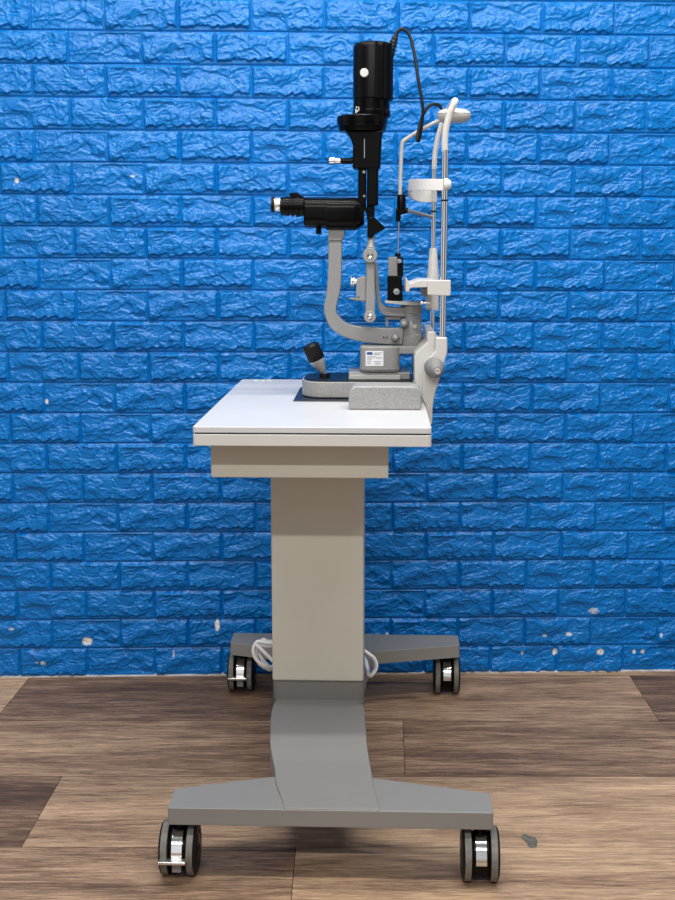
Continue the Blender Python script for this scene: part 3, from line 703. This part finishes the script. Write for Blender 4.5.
# forehead arch: white tubes running up, over and across
arch = [P(445, 152, NT), P(444.8, 142, NT), P(446, 129, NT), P(448.6, 118, NT), P(451.8, 108.5, NT), P(454.6, 102.3, NT+.004), P(454.6, 101.2, NT+.03), P(451, 106.0, 2.54), P(446.8, 112.4, FT-.03), P(445.6, 114.6, FT-.006), P(443, 119, FT), P(440.6, 128, FT), P(437.4, 140, FT), P(435, 154, FT), P(434.2, 169, FT)]
MB().tube(arch, .007, 20, 8, radii=[.0064]*5+[.0066]*2+[.0064]*1+[.0055]*7).build('forehead_arch', 'white', ch)
dk0 = P(453.8, 116.5, 2.57); mdk = 2.55/F
dk = MB().lathe((dk0.x, 2.57, P(453, 122.6, 2.57).z), (dk0.x, 2.57, P(453, 109.2, 2.57).z), [(0, .024), (.12, .029), (.3, .0335), (.5, .035), (.56, .035), (.57, .0335), (.62, .0335), (.63, .0345), (.8, .032), (.93, .027), (1, .018)], 48).build('cable_hub', 'white', ch)
MB().lathe((dk0.x, 2.57, P(453, 115.7, 2.57).z), (dk0.x, 2.57, P(453, 114.9, 2.57).z), [(0, .0342), (1, .0342)], 40).build('hub_seam', 'arm_dark', dk)
# forehead belt: from near post round to far post
bm_pts = []
ns = P(442.8, 185, NT).x
n = 24; vs = []; fs = []
for k in range(n+1):
    u = k/n
    th = math.pi*u
    tt = NT-.004+(FT-NT+.004)*(.5-.5*math.cos(th))
    depth = math.sin(th)**.62 if 0 < u < 1 else 0
    s_line = ns+.004+(fsx+.004-ns-.004)*((tt-NT)/(FT-NT))
    s_apex = -.063*depth
    s_ = s_line+s_apex
    u2 = max(0, (tt-2.50)/(FT-2.50)); ztop = P(425, 179.0+u2*10, tt).z
    zbot = P(425, 190.4+u2*12, tt).z
    dx = math.cos(th); dn = Vector((1, 0, 0))
    nx_, ny_ = (depth > 0)*(-math.sin(th)), -math.cos(th)*.8
    ln = math.hypot(nx_, ny_); nx_, ny_ = nx_/ln*.0022, ny_/ln*.0022
    vs += [(s_+nx_, tt+ny_, zbot), (s_+nx_, tt+ny_, ztop), (s_-nx_, tt-ny_, ztop), (s_-nx_, tt-ny_, zbot)]
for k in range(n):
    o = k*4
    for j in range(4): fs.append((o+j, o+(j+1) % 4, o+4+(j+1) % 4, o+4+j))
fs += [(0, 1, 2, 3), (4*n+3, 4*n+2, 4*n+1, 4*n)]
bl = MB().add(vs, fs).build('forehead_belt', 'white_soft', ch, .0006)
MB().lathe(P(444, 184.5, NT-.004), P(451, 184.5, NT-.004), [(0, .0115), (.5, .0115), (.8, .009), (1, .007)], 20).build('belt_clip', 'white_soft', ch)
MB().prism(sz([(432, 189.5), (437, 189.5), (437, 202), (432, 202)], FT-.012), FT-.012, FT+.006).build('belt_clip', 'pale', ch, .001)
# sleeve of the far post and chin cup
MB().lathe((fsx, FT-.002, P(432, 309.5, FT).z), (fsx, FT-.002, P(432, 248, FT).z), [(0, .0138), (.42, .0138), (.45, .0135), (.97, .0082), (1, .0070)], 32).build('post_sleeve', 'white', ch)
tch = 2.52
sb = MB().prism(sz([(427.6, 280.2), (450.8, 280.2), (450.8, 294.4), (449.6, 296), (427.6, 295.2)], NT-.012), NT-.012, NT+.030).build('chin_carriage', 'white', ch, .0025, 3)
MB().prism([(a_, b_) for a_, b_ in sz([(427.6, 281.5), (438, 281.5), (438, 294), (427.6, 294)], NT)], NT+.025, FT+.005).build('carriage_bar', 'white', ch, .002)
cup = [(405.8, 278), (407.4, 279.4), (408.6, 282.3), (411, 283.2), (416, 281.2), (420, 280.2), (430, 280.2), (430, 287.4), (413, 287.6), (409.8, 288.6), (409.2, 291.6), (405.8, 291.8)]
MB().prism(sz(cup, NT-.006), NT-.006, NT+.165).build('chin_cup', 'white', ch, .0015)
MB().cyl(P(430, 302.6, NT+.02), P(420.8, 302.4, NT+.02), .0026).cyl(P(422.5, 302.4, NT+.02), P(420.6, 302.4, NT+.02), .0042).build('index_pin', 'chrome', ch)
MB().prism(sz([(421.5, 288), (428, 288), (428, 296), (424, 297), (421.5, 294)], NT+.03), NT+.03, NT+.10).build('cup_lock', 'arm_dark', ch, .001)
MB().prism(sz([(426, 296), (432, 296), (432, 309), (426, 309)], FT-.04), FT-.035, FT-.012).build('cup_guide', 'pale', ch, .001)
# fixation target: hanging white rod, black joint, thin wand
TX = 2.565
MB().tube([P(447, 116.6, TX), P(440, 120.2, TX), P(430, 125, TX), P(416, 132.8, TX), P(405.2, 139.8, TX), P(402.6, 142.6, TX), P(401.6, 147, TX), P(401, 160, TX), P(400.2, 180, TX), P(400, 197, TX)], .0042, 14, 6).build('target_bracket', 'pale', ch)
MB().lathe(P(401.4, 214, TX), P(401.4, 194.6, TX), [(0, .0086), (.08, .0092), (.9, .0092), (1, .0075)], 24).cyl(P(398.3, 221.8, TX), P(398.3, 208, TX), .0052).build('target_joint', 'black_sat', ch)
MB().cyl(P(401.5, 212, TX-.012), P(401.5, 212, TX+.012), .0055).cyl(P(396, 210.4, TX), P(407.8, 210.6, TX), .0058, ch=.0008).build('joint_clamp', 'black', ch)
MB().cyl(P(407, 210.3, TX), P(432.6, 217.3, FT), .0038).build('side_arm', 'arm', ch)
MB().tube([P(398.8, 220, TX), P(398.4, 236, TX), P(397.8, 254, TX)], .0014, 10, 4).build('fixation_wand', 'steel', ch)
MB().lathe(P(397.8, 257.5, TX), P(397.8, 252.6, TX), [(0, .0065), (.6, .0065), (1, .0035)], 20).build('wand_tip', 'black', ch)

# ------------------------------------------------------------------ rail covers
def rail(t0, t1, x0, x1, yt, yb, tr, name, mat, label):
    a_, b_ = P(x0, yb, tr).x, P(x1, yb, tr).x; zt_ = P(380, yt, tr).z
    r = .017; o = [(a_, ZT), (b_, ZT)]
    for k in range(7):
        an = R(90*k/6); o.append((b_-r+r*math.cos(an), zt_-r+r*math.sin(an)))
    for k in range(7):
        an = R(90+90*k/6); o.append((a_+r+r*math.cos(an), zt_-r+r*math.sin(an)))
    base = Vector(((a_+b_)/2, (t0+t1)/2, ZT))
    ob = MB().prism(o, t0, t1).build(name, mat, None, .004, 4, origin=base); solo(ob, base, label, 'rail cover')
rail(2.305, 2.360, 348.6, 421.4, 386.2, 409, 2.305, 'rail_cover', 'hammer', 'speckled grey rail cover block on the tabletop, nearest the viewer')
rail(2.735, 2.785, 357, 409.5, 368.2, 385, 2.735, 'rail_cover', 'black_sat', 'black rail cover behind the slit lamp base, farthest from the viewer')

# ------------------------------------------------------------------ clean helper props
for o in bpy.data.objects:
    if '_o' in o: del o['_o']

# ------------------------------------------------------------------ light
def area(name, loc, size, sy, power, rot, col=(1, 1, 1)):
    l = bpy.data.lights.new(name, 'AREA'); l.shape = 'RECTANGLE'; l.size = size; l.size_y = sy; l.energy = power; l.color = col
    o = bpy.data.objects.new(name, l); C.objects.link(o); o.location = loc; o.rotation_euler = rot; return o
area('ceiling_tube', (.1, 1.52, 2.62), 2.4, .06, 44, (R(12), 0, 0), (1, .985, .96))
area('ceiling_tube', (-.2, -.58, 2.62), 2.4, .06, 54, (R(30), 0, 0), (1, .985, .96))
area('ceiling_tube', (.1, 2.35, 2.66), 2.4, .06, 34, (R(-6), 0, 0), (1, .985, .96))
w = bpy.data.worlds.new('room'); sc.world = w; w.use_nodes = True
wn = w.node_tree; bg = wn.nodes['Background']; bg.inputs['Strength'].default_value = 1
# dim room; bright patches added behind viewer and either side for chrome to reflect
tcw = wn.nodes.new('ShaderNodeTexCoord'); sp = wn.nodes.new('ShaderNodeSeparateXYZ'); wn.links.new(tcw.outputs['Generated'], sp.inputs[0])
def wm(op, a_, b_=None, c_=None):
    n = wn.nodes.new('ShaderNodeMath'); n.operation = op
    for i, v in enumerate((a_, b_, c_)):
        if v is None: continue
        if isinstance(v, (int, float)): n.inputs[i].default_value = v
        else: wn.links.new(v, n.inputs[i])
    return n.outputs[0]
az = wm('ARCTAN2', sp.outputs[0], wm('MULTIPLY', sp.outputs[1], -1))       # 0 = behind the viewer
def patch(center, half, soft, z0, z1):
    d = wm('ABSOLUTE', wm('SUBTRACT', az, center))
    a_ = wn.nodes.new('ShaderNodeMapRange'); a_.inputs[1].default_value = half+soft; a_.inputs[2].default_value = half; wn.links.new(d, a_.inputs[0])
    b_ = wm('MULTIPLY', wm('GREATER_THAN', sp.outputs[2], z0), wm('LESS_THAN', sp.outputs[2], z1))
    return wm('MULTIPLY', a_.outputs[0], b_)
tot = wm('MULTIPLY', patch(-.25, .26, .1, -.25, .55), .65)
tot = wm('ADD', tot, wm('MULTIPLY', patch(-1.5, .22, .08, -.1, .5), .65))
tot = wm('ADD', tot, wm('MULTIPLY', patch(1.2, .16, .08, -.1, .5), .6))
tot = wm('ADD', tot, .15)
cw = wn.nodes.new('ShaderNodeCombineColor'); wn.links.new(tot, cw.inputs[0]); wn.links.new(wm('MULTIPLY', tot, 1.0), cw.inputs[1]); wn.links.new(wm('MULTIPLY', tot, 1.03), cw.inputs[2])
wn.links.new(cw.outputs[0], bg.inputs['Color'])

cam = bpy.data.cameras.new('camera'); co_ = bpy.data.objects.new('camera', cam); C.objects.link(co_)
co_.location = (0, 0, H); co_.rotation_euler = (R(90)-TH, 0, 0); cam.lens = 48.76; cam.sensor_width = 36; cam.clip_start = .05
sc.camera = co_
sc.view_settings.view_transform = 'Standard'; sc.view_settings.look = 'None'; sc.view_settings.gamma = 1; sc.view_settings.exposure = 0
